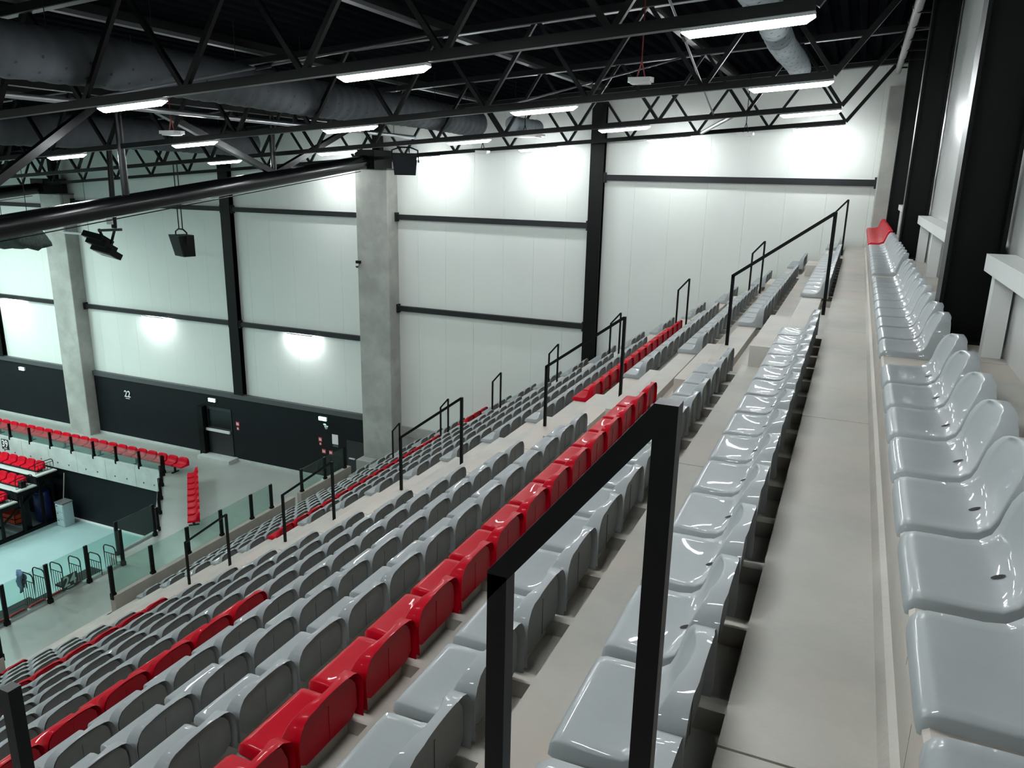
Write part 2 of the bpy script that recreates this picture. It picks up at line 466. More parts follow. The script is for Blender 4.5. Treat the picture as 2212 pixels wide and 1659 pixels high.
# ------------------------------------------------------------------ seats
def seat_meshes(nu, rows, name, m, split=True):
    """moulded bucket seat; local x: front lip 0 -> back, y across, z up from the lip"""
    prof = [  # x, z, half width, side rise, forward wrap, rim direction angle (0 down .. 1 back)
        (-.004, -.018, .206, .0, 0, 0), (.006, -.004, .211, .0, 0, 0), (.03, .0, .214, .002, 0, 0), (.09, -.006, .216, .008, 0, 0), (.155, -.014, .217, .015, 0, 0),
        (.205, -.012, .218, .020, .004, .15), (.243, .006, .221, .024, .012, .4), (.268, .042, .226, .02, .022, .7), (.283, .088, .229, .012, .028, .9),
        (.296, .135, .226, .006, .03, 1), (.308, .178, .211, 0, .028, 1), (.318, .208, .186, -.004, .025, 1), (.325, .225, .154, -.008, .022, 1), (.329, .233, .112, -.006, .02, 1)]
    if rows == 'low':
        prof = [prof[i] for i in (0, 2, 4, 6, 8, 10, 12)]
    nv = len(prof)
    vs, tags = [], []
    for i, (px, pz, hw, ri, wr_, a) in enumerate(prof):
        for j in range(nu):
            u = -1 + 2 * j / (nu - 1)
            uu = math.copysign(abs(u) ** .85, u)
            vs.append(Vector((px - wr_ * u * u, hw * uu, pz + ri * u * u)))
    fs, ft = [], []
    cut = next(i for i, p in enumerate(prof) if p[5] >= .65)
    for i in range(nv - 1):
        for j in range(nu - 1):
            fs.append((i * nu + j, i * nu + j + 1, (i + 1) * nu + j + 1, (i + 1) * nu + j))
            ft.append(0 if i < cut else 1)
    loop = [(0, j) for j in range(nu)] + [(i, nu - 1) for i in range(1, nv)] + [(nv - 1, j) for j in range(nu - 2, -1, -1)] + [(i, 0) for i in range(nv - 2, 0, -1)]
    rings = [[i * nu + j for i, j in loop]]
    XR = .362
    def outer(i, j, full):
        """rounded edge, then the skirt: down to the floor along the pan, straight back behind the backrest"""
        px, pz, hw, ri, wr_, a = prof[i]
        p = vs[i * nu + j].copy()
        out = Vector((0, 0, 0))
        if i == 0: out.x -= 1
        if j == 0: out.y -= 1
        if j == nu - 1: out.y += 1
        if i >= nv - 3 or (rows == 'low' and i == nv - 1): out.z += 1.0 if i == nv - 1 else .6
        if out.length: out.normalize()
        ang = a * math.pi / 2
        nrm = Vector((math.sin(ang), 0, -math.cos(ang)))
        if not full:
            return p + out * .006 + nrm * .006
        q = p + out * .010
        if a < .1: return Vector((q.x, q.y, -.058))
        if a < .3: return Vector((q.x + .05, q.y, -.058))
        if a < .6: return Vector((XR, q.y, -.058))
        if a < .8: return Vector((XR, q.y, max(-.01, q.z - .035)))
        return Vector((XR + .006 * (i == nv - 1), q.y, q.z - .004))
    for full in (False, True):
        ring = []
        for i, j in loop:
            ring.append(len(vs))
            vs.append(outer(i, j, full))
        rings.append(ring)
    L = len(loop)
    for r0, r1 in zip(rings, rings[1:]):
        for k in range(L):
            k2 = (k + 1) % L
            fs.append((r0[k2], r0[k], r1[k], r1[k2]))
            ft.append(1 if min(loop[k][0], loop[k2][0]) >= cut else 0)
    me = bpy.data.meshes.new(name)
    me.from_pydata(vs, [], fs)
    bm = bmesh.new(); bm.from_mesh(me)
    bmesh.ops.recalc_face_normals(bm, faces=bm.faces)
    bm.verts.ensure_lookup_table()
    if sum(f.normal.z for f in bm.faces if f.index < (nu - 1) * 3) < 0:
        bmesh.ops.reverse_faces(bm, faces=bm.faces)
    bm.normal_update()
    nrm = [v.normal.copy() for v in bm.verts]
    fl = [tuple(v.index for v in f.verts) for f in bm.faces]
    bm.to_mesh(me); bm.free()
    def sub(t, nm):
        ids = [i for i, q in enumerate(ft) if t is None or q == t]
        used = sorted({v for i in ids for v in fl[i]})
        mp = {v: n for n, v in enumerate(used)}
        s = bpy.data.meshes.new(nm)
        s.from_pydata([vs[v] for v in used], [], [tuple(mp[v] for v in fl[i]) for i in ids])
        s.materials.append(m)
        for p in s.polygons: p.use_smooth = True
        s.normals_split_custom_set_from_vertices([nrm[v] for v in used])
        return s
    if split:
        return sub(0, name + '_pan'), sub(1, name + '_back')
    return sub(None, name)
HI = {c: seat_meshes(11, 'high', 'seat_' + c, M['seat_' + c]) for c in ('grey', 'red')}
LO = {c: seat_meshes(5, 'low', 'seat_low_' + c, M['seat_' + c], False) for c in ('grey', 'red')}
hole = MB()
hole.add([(.222 + .017 * math.cos(t), .011 * math.sin(t), -.0022 + .47 * .017 * math.cos(t) + .0015) for t in (2 * math.pi * k / 14 for k in range(14))], [tuple(range(14))])
HOLE = hole.mesh('drain_hole', M['hole'])
def rear_poly(n=5):
    pts = []
    for sx in (1, -1):
        arc = [(.218 - .075 * (1 - math.sin(t)), .205 - .075 * (1 - math.cos(t))) for t in (math.pi / 2 * k / (n - 1) for k in range(n))]
        arc = [(.214 - .115 + .115 * math.sin(t), .207 - .115 + .115 * math.cos(t)) for t in (math.pi / 2 * k / (n - 1) for k in range(n))]
        side = arc + [(.216, .0), (.17, -.035)]
        pts += side if sx == 1 else [(-y_, z_) for y_, z_ in side[::-1]]
    return pts
def rear_mesh(name, m, ribs=True):
    mb = MB().prism(rear_poly(), .334, .338, 'x')
    if ribs:
        mb.box(.338, .341, -.003, .003, -.03, .15)
    return mb.mesh(name, m)
REAR = {c: rear_mesh('rear_panel_' + c, M['rear_' + c]) for c in ('grey', 'red')}
def with_rear(me, m):
    """far seats: shell and rear panel in one mesh, two materials"""
    n = len(me.polygons)
    vs = [v.co.copy() for v in me.vertices]
    fs = [tuple(p.vertices) for p in me.polygons]
    pl = rear_poly(3)
    o = len(vs)
    vs += [Vector((.338, y_, z_)) for y_, z_ in pl]
    fs.append(tuple(range(o, o + len(pl))))
    m2 = bpy.data.meshes.new(me.name + '_full')
    m2.from_pydata(vs, [], fs)
    for p in m2.polygons: p.use_smooth = p.index < n
    m2.materials.append(me.materials[0]); m2.materials.append(m)
    m2.polygons[n].material_index = 1
    return m2
LO = {c: with_rear(LO[c], M['rear_' + c]) for c in LO}
def seat(x, y, z, col, rz, label, group, high, kind='stadium_seat'):
    """thing at the middle of the front lip; rz=0 faces -x"""
    if high:
        t = thing(kind, (x, y, z - .062), label, 'seat', group)
        t.rotation_euler = (0, 0, rz)
        pan = place(HI[col][0], 'seat_pan', (0, 0, .062), 0, t)
        bk = place(HI[col][1], 'backrest', (0, 0, .062), 0, t)
        place(HOLE, 'drain_hole', (0, 0, 0), 0, pan)
        place(REAR[col], 'rear_panel', (0, 0, 0), 0, bk)
        return t
    return place(LO[col], kind, (x, y, z), rz, label=label, cat='seat', group=group)

RED = {('near', 3): range(15), ('near', 7): range(9), ('near', 13): range(15), ('near', 18): range(15), ('mid', 5): range(14), ('mid', 13): range(14), ('far', 13): range(3)}
todo = []
for k in range(1, NR + 1):
    for blk, y0, n in (('near', 1.19, 15), ('mid', 11.56, 14), ('far', 20.2, 3)):
        for i in range(n):
            c = 'red' if i in RED.get((blk, k), ()) else 'grey'
            x, y, z = lipx(k), y0 + .5 * i + .232, lipz(k)
            dep = -.384 * x + .886 * y - .26 * z
            todo.append((dep, blk, k, i, n, c, x, y, z))
_R = Matrix((_r2, _d2, _f))
def in_view(p, m=40):
    c = _R @ Vector(p)
    if c.z < .2: return False
    u, v = 1106 + FPX * c.x / c.z, 829.5 + FPX * c.y / c.z
    return -m < u < 2212 + m and -m < v < 1659 + m
todo = [q for q in todo if not (q[1] == 'far' and q[2] >= 17 and q[3] == 2)]
todo.sort()
def rowname(k): return 'row just below the walkway' if k == 1 else ORD[k] + ' row below the walkway'
ng, rest = 0, []
for dep, blk, k, i, n, c, x, y, z in todo:
    if not in_view((x + .15, y, z)) or ng >= N_SINGLE:
        rest.append((x, y, z, c))
        continue
    ng += 1
    if blk == 'near':
        lab = '%s seat, %s on the near side of the wide aisle, %s' % (c, ORD[n - i], rowname(k))
        grp = '%s seats of the near block' % c
    elif blk == 'mid':
        lab = '%s seat, %s beyond the wide aisle, %s' % (c, ORD[i + 1], rowname(k))
        grp = '%s seats of the middle block' % c
    else:
        lab = '%s seat, %s beyond the far handrails by the end wall, %s' % (c, ORD[i + 1], rowname(k))
        grp = '%s seats of the last block by the end wall' % c
    seat(x, y, z, c, 0, lab, grp, dep < 13.5)
# the remaining seats of the same kind: smaller and farther than those above
lov = [v.co.copy() for v in LO['grey'].vertices]
lof = [tuple(p.vertices) for p in LO['grey'].polygons]
bulk = MB()
for (x, y, z, c) in rest:
    bulk.add([(v.x + x, v.y + y, v.z + z) for v in lov], lof)
ob = bulk.build('stadium_seat_rows', M['seat_grey'], smooth=True, label='many small seats in the lower and farther terrace rows', cat='seats', kind='stuff')
for m_ in ('seat_red', 'rear_grey', 'rear_red'): ob.data.materials.append(M[m_])
for q, (x, y, z, c) in enumerate(rest):
    for f_ in range(len(lof)):
        ob.data.polygons[q * len(lof) + f_].material_index = (1 if c == 'red' else 0) + (2 if f_ == len(lof) - 1 else 0)
# top row on the ledge
tops = []
for i in range(9): tops.append((5.058 - .5 * (i + 1), 'grey', '%s grey seat of the top row on the near side of the column gap' % ORD[i + 1], 'top row seats near the photographer'))
for i in range(9): tops.append((5.40 + .5 * i, 'grey', '%s grey seat of the top row beyond the column gap' % ORD[i + 1], 'top row seats beyond the gap'))
for i in range(10): tops.append((10.30 + .5 * i, 'grey', '%s grey seat of the top row counted back from the red group' % ORD[10 - i], 'top row seats before the red group'))
for i in range(11): tops.append((15.72 + .5 * i, 'red', '%s red seat of the top row at the end corner' % ORD[i + 1], 'red top row seats'))
for y, c, lab, grp in tops:
    seat(.253, y + .232, -1.033, c, 0, lab, grp, y < 13)

# ------------------------------------------------------------------ handrails
def handrail(y, hi, lo, label, group, w=.04):
    (xh, zh), (xl, zl_) = hi, lo
    t = thing('handrail', ((xh + xl) / 2, y, tread_at(xl)), label, 'handrail', group)
    MB().box(xh - w / 2, xh + w / 2, y - w / 2, y + w / 2, tread_at(xh), zh).build('post', M['steel'], t)
    dz = (zh - zl_) / (xh - xl)
    zl2 = zl_
    MB().box(xl - w / 2, xl + w / 2, y - w / 2, y + w / 2, tread_at(xl), zl2 - .5 * w * dz - .005).build('post', M['steel'], t)
    s = math.hypot(1, dz)
    th = w * s
    p = [(xl - w / 2, zl2 - w / 2 * dz - .0), (xh - w / 2, zh - w * dz * .15), (xh - w / 2, zh - w * dz * .15 - th), (xl + w / 2, zl2 + w / 2 * dz - th), (xl - w / 2, zl2 - w / 2 * dz - .02)]
    MB().prism([(xl - w / 2, zl2 - w / 2 * dz), (xh - w / 2, zh), (xh - w / 2, zh - th), (xl - w / 2, zl2 - w / 2 * dz - th)], y - w / 2, y + w / 2).build('rail', M['steel'], t)
    return t
for j in range(2):
    handrail(1.1 if j == 0 else 1.1, (-.222 - 1.703 * j, -.318 - 1.03 * j), (-.490 - 1.70 * j, -.634 - .995 * j), ['short black handrail closest to the photographer', 'black handrail post end at the lower left edge'][j], 'short handrails in the near aisle', .036)
for j in range(5):
    handrail(10.1, (-.24 - 2.487 * j, -.326 - 1.478 * j), (-1.35 - 2.487 * j, -1.13 - 1.478 * j), 'long sloping black handrail in the wide aisle, %s from the top' % ORD[j + 1], 'long handrails in the wide aisle')
for j in range(8):
    handrail(19.0, (-.225 - 1.671 * j, -.335 - .99 * j), (-.475 - 1.671 * j, -.61 - .99 * j), 'short narrow black handrail by the end wall, %s from the top' % ORD[j + 1], 'short handrails by the end wall')

# ------------------------------------------------------------------ glass balustrades
def balustrade(pts, z0, z1, label, lean=0, w=.05, gz0=None, group='glass balustrades'):
    b = pts[len(pts) // 2]
    t = thing('glass_balustrade', (b[0], b[1], z0), label, 'balustrade', group)
    for i, p in enumerate(pts):
        MB().box(p[0] - w / 2, p[0] + w / 2, p[1] - w, p[1] + w, z0 - .10, z1).build('post', M['steel'], t)
        MB().box(p[0] - w * .9, p[0] + w * .9, p[1] - w * 1.2, p[1] + w * 1.2, z0 - .10, z0 + .06).build('clamp', M['steel'], t)
    for a, b in zip(pts, pts[1:]):
        a2, b2 = Vector((a[0], a[1], 0)), Vector((b[0], b[1], 0))
        d = (b2 - a2).normalized()
        a2 += d * .06; b2 -= d * .06
        zz = (z1 + (gz0 or z0 + .03)) / 2
        hh = z1 - .01 - (gz0 or z0 + .03)
        MB().bar((a2.x, a2.y, zz), (b2.x, b2.y, zz), .014, hh).build('glass_pane', M['glass'], t)
    return t
balustrade([(-15.2, y) for y in (11.33, 12.5, 13.67, 14.87, 16.07, 16.92)], -9.87, -9.1, 'glass balustrade on the low parapet in front of the middle seats')
balustrade([(-15.2, y) for y in (18.35, 19.55, 20.65)], -9.87, -9.1, 'glass balustrade on the low parapet nearest the end wall')
balustrade([(-15.2, y) for y in (8.60, 7.4, 6.2, 5.0, 3.8)], -9.87, -9.1, 'glass balustrade in front of the near block at the left edge')
balustrade([(-18.06, y) for y in (13.9, 12.81, 11.66, 10.51, 9.36, 8.2, 7.0)], -10.94, -9.89, 'tall glass balustrade along the concourse edge above the number 24')
balustrade([(-22.75 - 1.235 * i + .13, 19.56) for i in range(12)], -10.94, -10.33, 'low glass balustrade in front of the long red bench')
balustrade([(-22.45, 19.36), (-21.68, 18.6), (-20.78, 17.73), (-19.88, 16.86), (-18.95, 15.95)], -10.94, -10.2, 'glass balustrade on the diagonal concourse edge')
balustrade([(-18.75, 15.65), (-18.72, 14.3)], -10.94, -9.95, 'short glass balustrade closing the concourse corner')

# ------------------------------------------------------------------ concourse benches with red seats
def bench(pts_label, a, b, n, face, label, lab_seat, group):
    """row of n seats from a to b (x,y), facing rz"""
    a, b = Vector((*a, 0)), Vector((*b, 0))
    zl_ = -10.645
    t = thing('seat_bench', ((a.x + b.x) / 2, (a.y + b.y) / 2, ZC), label, 'bench', 'steel beam benches')
    off = Vector((math.cos(face), math.sin(face), 0)) * .16
    MB().bar((a.x + off.x, a.y + off.y, zl_ - .10), (b.x + off.x, b.y + off.y, zl_ - .10), .08, .06).build('beam', M['steel'], t)
    m = max(2, n // 4)
    for i in range(m + 1):
        p = a.lerp(b, (i + .15) / (m + .3)) + off
        MB().box(p.x - .03, p.x + .03, p.y - .03, p.y + .03, ZC, zl_ - .13).build('leg', M['steel'], t)
        MB().bar((p.x - off.x, p.y - off.y, ZC + .015), (p.x + off.x, p.y + off.y, ZC + .015), .07, .03).build('foot', M['steel'], t)
    for i in range(n):
        p = a.lerp(b, i / (n - 1))
        seat(p.x, p.y, zl_, 'red', face, lab_seat % ORD[min(i + 1, 21)], group, False, 'bench_seat')
bench('', (-22.03, 19.66), (-22.03 - .528 * 20, 19.66), 21, math.pi / 2, 'black steel beam bench carrying the long row of red concourse seats', '%s red concourse seat from the right end, behind the low glass', 'red seats along the concourse edge')
bench('', (-18.2, 16.45), (-21.0, 19.15), 8, math.radians(46), 'black steel beam bench carrying the diagonal row of red seats', '%s red seat of the diagonal concourse bench from its near end', 'red seats on the diagonal bench')

# ------------------------------------------------------------------ retractable stand at the far side of the court
st = thing('retractable_stand', (-33, 17.7, ZF), 'black retractable stand with red seats below the concourse', 'stand')
decks = [(-11.83, 18.52, 19.44), (-12.17, 17.68, 18.52), (-12.55, 16.85, 17.68), (-12.93, 16.0, 16.85)]
for zt, ya, yb in decks:
    MB().box(-42, -28.45, ya, yb, zt - .05, zt).build('deck', M['concrete_band'], st)
    MB().box(-42, -28.42, ya - .03, ya, zt - .30, zt + .005).build('riser', M['black_wall'], st)
    MB().box(-28.5, -28.42, ya, yb, zt - .22, zt - .05).build('side_beam', M['steel'], st)
    for xx in (-28.55, -31.5, -34.5, -37.5):
        MB().box(xx, xx + .09, ya + .1, ya + .2, ZF + .12, zt - .2).build('leg', M['steel'], st)
for xx in (-28.6, -31.5, -34.5):
    MB().box(xx, xx + .14, 16.0, 19.3, ZF, ZF + .13).build('floor_runner', M['steel'], st)
    MB().bar((xx + .05, 16.2, ZF + .2), (xx + .05, 18.9, -12.2), .05, .07).build('brace', M['steel'], st)
MB().box(-42, -28.8, 19.3, 19.42, ZF, -11.9).build('back_panel', M['black_wall'], st)
MB().box(-28.75, -28.6, 18.0, 18.2, ZF, -11.9).build('upright', M['steel'], st)
def guard(x0, y0, x1, y1, z0, h, nb, label, t=None, m='steel', r=.017):
    """hooped guard rail panel between two foot points"""
    t = t or thing('guard_rail', ((x0 + x1) / 2, (y0 + y1) / 2, z0), label, 'barrier', 'hooped black guard rails')
    a, b = Vector((x0, y0, z0)), Vector((x1, y1, z0))
    d = b - a
    rr = min(.12, d.length * .3) / d.length
    pts = [a]
    for q in range(7):
        s = q / 6 * math.pi / 2
        pts.append(a + d * (rr - rr * math.cos(s)) + Vector((0, 0, h - .12 + .12 * math.sin(s))))
    for q in range(7):
        s = q / 6 * math.pi / 2
        pts.append(b - d * (rr - rr * math.sin(s)) * 1.0 + Vector((0, 0, h - .12 + .12 * math.cos(s))) if False else a + d * (1 - rr + rr * math.sin(s)) + Vector((0, 0, h - .12 + .12 * math.cos(s))))
    pts.append(b)
    MB().tube(pts, r, 8).build('hoop', M[m], t, smooth=True)
    MB().tube([a + d * .02 + Vector((0, 0, h * .78)), b - d * .02 + Vector((0, 0, h * .78))], r * .7, 6).build('cross_bar', M[m], t)
    MB().tube([a + Vector((0, 0, .09)), b + Vector((0, 0, .09))], r * .7, 6).build('cross_bar', M[m], t)
    for i in range(nb):
        p = a + d * ((i + 1) / (nb + 1))
        MB().tube([p + Vector((0, 0, .09)), p + Vector((0, 0, h * .78))], r * .5, 6).build('baluster', M[m], t)
    return t
for i, (zt, ya, yb) in enumerate(decks[:3]):
    guard(-28.50, ya + .05, -28.50, yb - .1, zt, .50, 5, ['hooped guard rail on the side of the highest stand deck', 'hooped guard rail on the side of the middle stand deck', 'hooped guard rail on the side of the lowest visible stand deck'][i])
for i, (zt, ya, yb) in enumerate(decks[:3]):
    for j in range(9):
        xx = -28.98 - .535 * j
        seat(xx, ya + .30, zt + .15, 'red', math.pi / 2, '%s red seat from the right on the %s deck of the retractable stand' % (ORD[j + 1], ['top', 'middle', 'low'][i]), 'red seats of the retractable stand', False, 'folding_stand_seat')
    b = MB().box(-33.6, -28.8, ya + .32, ya + .55, zt, zt + .09)
    b.build('seat_beam', M['steel'], st)

# drawer cabinet, crates, blue barrel under the stand
cb = thing('drawer_cabinet', (-27.85, 19.1, ZF), 'light grey plastic drawer cabinet beside the retractable stand', 'cabinet')
MB().box(-28.08, -27.64, 18.90, 19.32, ZF, ZF + .96).build('body', M['plastic_grey'], cb)
MB().box(-28.10, -27.62, 18.88, 19.34, ZF + .97, ZF + 1.03).build('lid', M['chrome'], cb)
for i in range(3):
    dr = MB().box(-28.06, -27.66, 18.875, 18.90, ZF + .03 + .31 * i, ZF + .31 + .31 * i)
    dr = dr.build('drawer', M['plastic_grey'], cb)
    MB().box(-28.0, -27.93, 18.862, 18.875, ZF + .25 + .31 * i, ZF + .28 + .31 * i).build('handle', M['trim_grey'], dr)
for i in range(2):
    z = ZF + .14 + .2 * i
    t = thing('crate', (-29.7, 18.35, z), ['orange plastic crate at the bottom of the pile under the stand', 'orange plastic crate on top of the pile under the stand'][i], 'crate', 'orange crates')
    MB().box(-30.1 - .05 * i, -29.32, 18.0, 18.55, z, z + .02).build('bottom', M['orange'], t)
    for a in ((-30.1, -29.32, 18.0, 18.02), (-30.1, -29.32, 18.53, 18.55), (-30.1, -30.08, 18.0, 18.55), (-29.34, -29.32, 18.0, 18.55)):
        MB().box(a[0] - .05 * i * (a[0] < -30), a[1], a[2], a[3], z, z + .18).build('side', M['orange'], t)
t = thing('storage_drum', (-29.0, 19.0, ZF), 'dark blue plastic drum in the shade under the stand', 'drum')
MB().tube([(-29.0, 19.0, ZF), (-29.0, 19.0, ZF + .1), (-29.0, 19.0, ZF + .75), (-29.0, 19.0, ZF + 1.2), (-29.0, 19.0, ZF + 1.28)], [.26, .3, .32, .3, .24], 16).build('body', M['blue'], t, smooth='angle')
MB().tube([(-29.0, 19.0, ZF + 1.28), (-29.0, 19.0, ZF + 1.31)], .27, 16).build('lid', M['blue'], t)
MB().tube([(-28.2, 19.2, ZF), (-28.25, 19.57, -12.0)], .02, 8).build('broom_stick', M['parapet'], label='thin pale pole leaning on the wall under the stand', cat='pole')

# ------------------------------------------------------------------ stand with number 24 along the concourse edge
s2 = thing('retractable_stand', (-19.3, 9.5, ZF), 'black retractable stand along the concourse edge carrying the number 24', 'stand')
for i in range(3):
    xa = -19.15 - .85 * i
    zt = -11.45 - .36 * i
    MB().box(xa, xa + .85, 2.0, 12.85, zt - .06, zt).build('deck', M['black_wall'], s2)
    MB().box(xa, xa + .03, 2.0, 12.85, zt - .36, zt).build('riser', M['steel'], s2)
    for yy in (2.5, 5.0, 7.5, 10.0, 12.5):
        MB().box(xa + .1, xa + .2, yy, yy + .1, ZF, zt - .06).build('leg', M['steel'], s2)
for j in range(14):
    seat(-18.54, 12.45 - .52 * j, -11.09, 'red', 0, '%s red seat below the tall glass balustrade, counted from the right' % ORD[j + 1], 'red seats of the stand with number 24', False, 'folding_stand_seat')
MB().box(-18.50, -18.25, 5.2, 12.8, -11.45, -11.16).build('seat_beam', M['steel'], s2)
# barriers standing on the court side of it
bar_pos = [(-18.57, 13.74), (-18.55, 13.24), (-18.85, 12.85), (-18.98, 12.40), (-19.12, 12.0), (-19.15, 11.70)]
bn = ['sixth hooped barrier from the left, standing clear of the others', 'fifth hooped barrier from the left, behind a glass post', 'fourth hooped barrier from the left, right of the number 24', 'third hooped barrier from the left, left of the number 24', 'second hooped barrier from the left', 'leftmost hooped barrier, with a blue cloth over it']
bar_parts = []
for (x, y), lab in zip(bar_pos, bn):
    t = thing('guard_rail', (x - .22, y, -11.45), lab, 'barrier', 'hooped barriers')
    guard(x - .02, y, x + .44, y, -11.45, 1.08, 4, '', t)
MB().box(-19.6, -18.14, 12.86, 14.0, -11.51, -11.45).build('landing', M['black_wall'], label='black landing deck under the hooped barriers', cat='deck')
# cloth over leftmost barrier
cl = MB()
cx, cy, cz = -19.17, 11.70, -10.36
n1, n2 = 9, 12
g = []
for j in range(n2):
    s = -1 + 2 * j / (n2 - 1)
    for i in range(n1):
        u = i / (n1 - 1)
        drop = -.55 * max(0, abs(s) - .12) ** 1.05 * (1 + .25 * math.sin(5 * u + s))
        g.append((cx + .34 * (u - .3) + .03 * math.sin(9 * s + u * 4), cy + (.035 + .05 * math.sin(7 * u + 2 * s) ** 2) * (1 if s > 0 else -1) * min(1, abs(s) * 6) - .1 * u, cz + drop + .02))
cl.add(g, [(j * n1 + i, j * n1 + i + 1, (j + 1) * n1 + i + 1, (j + 1) * n1 + i) for j in range(n2 - 1) for i in range(n1 - 1)])
co = cl.build('jacket', M['cloth'], smooth=True, label='light blue cloth hung over the leftmost hooped barrier', cat='cloth')
md = co.modifiers.new('thick', 'SOLIDIFY'); md.thickness = .012

# ------------------------------------------------------------------ number boards and signs
def text_mesh(txt, size, m, ext=.004):
    c = bpy.data.curves.new('t', 'FONT')
    c.body = txt
    c.size = size
    c.extrude = ext
    c.offset = size * .012
    c.align_x = 'CENTER'
    c.align_y = 'CENTER'
    o = bpy.data.objects.new('t', c)
    COL.objects.link(o)
    bpy.context.view_layer.update()
    me = bpy.data.meshes.new_from_object(o.evaluated_get(bpy.context.evaluated_depsgraph_get()))
    bpy.data.objects.remove(o)
    me.materials.clear()
    me.materials.append(m)
    return me
def number_sign(txt, c, w, h, rz, label, board=True, tilt=0, size=.3):
    t = thing('number_sign', c, label, 'sign')
    t.rotation_euler = (tilt, 0, rz)
    if board:
        MB().box(c[0] - w / 2, c[0] + w / 2, c[1] - .008, c[1] + .008, c[2] - h / 2, c[2] + h / 2).build('board', M['sign_black'], t)
    o = place(text_mesh(txt, size, M['sign_white']), 'numerals', (0, -.012, .02), 0, t)
    o.rotation_euler = (math.pi / 2, 0, 0)
    o.scale = (1.2, 1.3, 1)
    MB().box(c[0] - w * .22, c[0] + w * .22, c[1] - .014, c[1] - .008, c[2] - h * .42, c[2] - h * .36).build('underline', M['sign_white'], t)
number_sign('22', (-26.82, W - .115, -9.06), .5, .42, 0, 'white number 22 painted on the black end wall', False, size=.30)
number_sign('39', (-31.58, 19.49, -11.28), .44, .44, 0, 'black board with white number 39 on the concrete edge', size=.32)
number_sign('24', (-18.15, 12.31, -10.72), .44, .40, math.pi / 2, 'black board with white number 24 below the tall glass', size=.32)

def exit_sign(x, z, label):
    t = thing('exit_sign', (x, W - .14, z), label, 'sign', 'lit exit signs')
    MB().box(x - .17, x + .17, W - .17, W - .10, z, z + .14).build('housing', M['plastic_white'], t)
    MB().box(x - .165, x + .165, W - .175, W - .17, z + .005, z + .135).build('panel', M['exit'], t)
    MB().box(x - .12, x - .02, W - .178, W - .175, z + .025, z + .115).build('doorway_symbol', M['exit_w'], t)
    MB().prism([(x + .0, z + .06), (x + .06, z + .06), (x + .06, z + .04), (x + .13, z + .07), (x + .06, z + .1), (x + .06, z + .08), (x, z + .08)], W - .178, W - .175).build('arrow_symbol', M['exit_w'], t)
exit_sign(-33.24, -8.77, 'lit green exit sign at the far left of the black wall')
exit_sign(-22.17, -8.72, 'lit green exit sign above the push-bar door')
exit_sign(-16.9, -8.71, 'lit green exit sign beside the small wall lamp near the column')
def fire_sign(x, z, w, h, label, red=True):
    t = thing('safety_sign', (x, W - .105, z), label, 'sign', 'small safety signs')
    MB().box(x - w / 2, x + w / 2, W - .108, W - .10, z, z + h).build('plate', M['sign_red'] if red else M['sign_white'], t)
    MB().box(x - w * .32, x - w * .05, W - .111, W - .108, z + h * .2, z + h * .8).build('bottle_symbol', M['sign_white'] if red else M['sign_black'], t)
    MB().prism([(x + w * .05, z + h * .2), (x + w * .32, z + h * .2), (x + w * .32, z + h * .55), (x + w * .2, z + h * .85), (x + w * .05, z + h * .6)], W - .111, W - .108).build('flame_symbol', M['sign_white'] if red else M['sign_black'], t)
for i, (x, z, w, h, l) in enumerate([(-21.0, -9.55, .17, .17, 'red and white safety sign right of the push-bar door'), (-21.0, -9.72, .11, .13, 'small red arrow plate right of the push-bar door'), (-17.09, -9.56, .16, .17, 'red and white safety sign near the white notice'), (-17.09, -9.70, .10, .11, 'small red arrow plate near the white notice'), (-16.95, -10.0, .18, .17, 'lower red and white safety sign below the white notice'), (-16.64, -10.0, .16, .16, 'rightmost lower safety sign below the white notice')]):
    fire_sign(x, z, w, h, l)
t = thing('safety_sign', (-23.4, 19.655, -13.0), 'white safety sign on the black wall below the concourse', 'sign', 'small safety signs')
MB().box(-23.35, -23.18, 19.645, 19.66, -12.75, -12.58).build('plate', M['sign_white'], t)
MB().box(-23.31, -23.21, 19.645, 19.66, -12.95, -12.84).build('arrow_plate', M['sign_white'], t)
MB().box(-23.31, -23.25, 19.642, 19.645, -12.72, -12.62).build('symbol', M['sign_red'], t)
t = thing('notice', (-16.42, W - .11, -9.56), 'white paper notice in a frame on the black wall', 'notice')
MB().box(-16.55, -16.29, W - .115, W - .10, -9.56, -9.19).build('sheet', M['sign_white'], t)
MB().box(-16.53, -16.29, W - .115, W - .10, -9.66, -9.58).build('lower_strip', M['trim_grey'], t)

# door with push bar
d1 = thing('door_1', (-22.05, W - .12, ZC), 'black exit door with a pale push bar in the end wall', 'door', kind='structure')
MB().box(-22.82, -22.55, W - .34, W - .10, ZC, -8.93).build('open_frame', M['steel'], d1)
lf = MB().box(-22.50, -21.28, W - .125, W - .10, ZC + .12, -8.93).build('leaf', M['door'], d1)
MB().box(-22.45, -21.33, W - .130, W - .125, -9.75, -9.05).build('glazed_panel', M['steel_gloss'], lf)
MB().box(-22.62, -21.36, W - .21, W - .15, -9.92, -9.82).build('push_bar', M['push_bar'], lf)
MB().box(-22.7, -21.1, W - .62, W - .10, ZC, ZC + .13).build('threshold_step', M['concrete_band'], d1)
d2 = thing('door_2', (-15.4, W - .12, ZC), 'dark doorway beside the concrete column', 'door', kind='structure')
lf2 = MB().box(-15.9, -15.0, W - .13, W - .10, ZC, -9.3).build('leaf', M['door'], d2)
MB().box(-15.8, -15.55, W - .18, W - .13, -10.0, -9.96).build('handle', M['push_bar'], lf2)
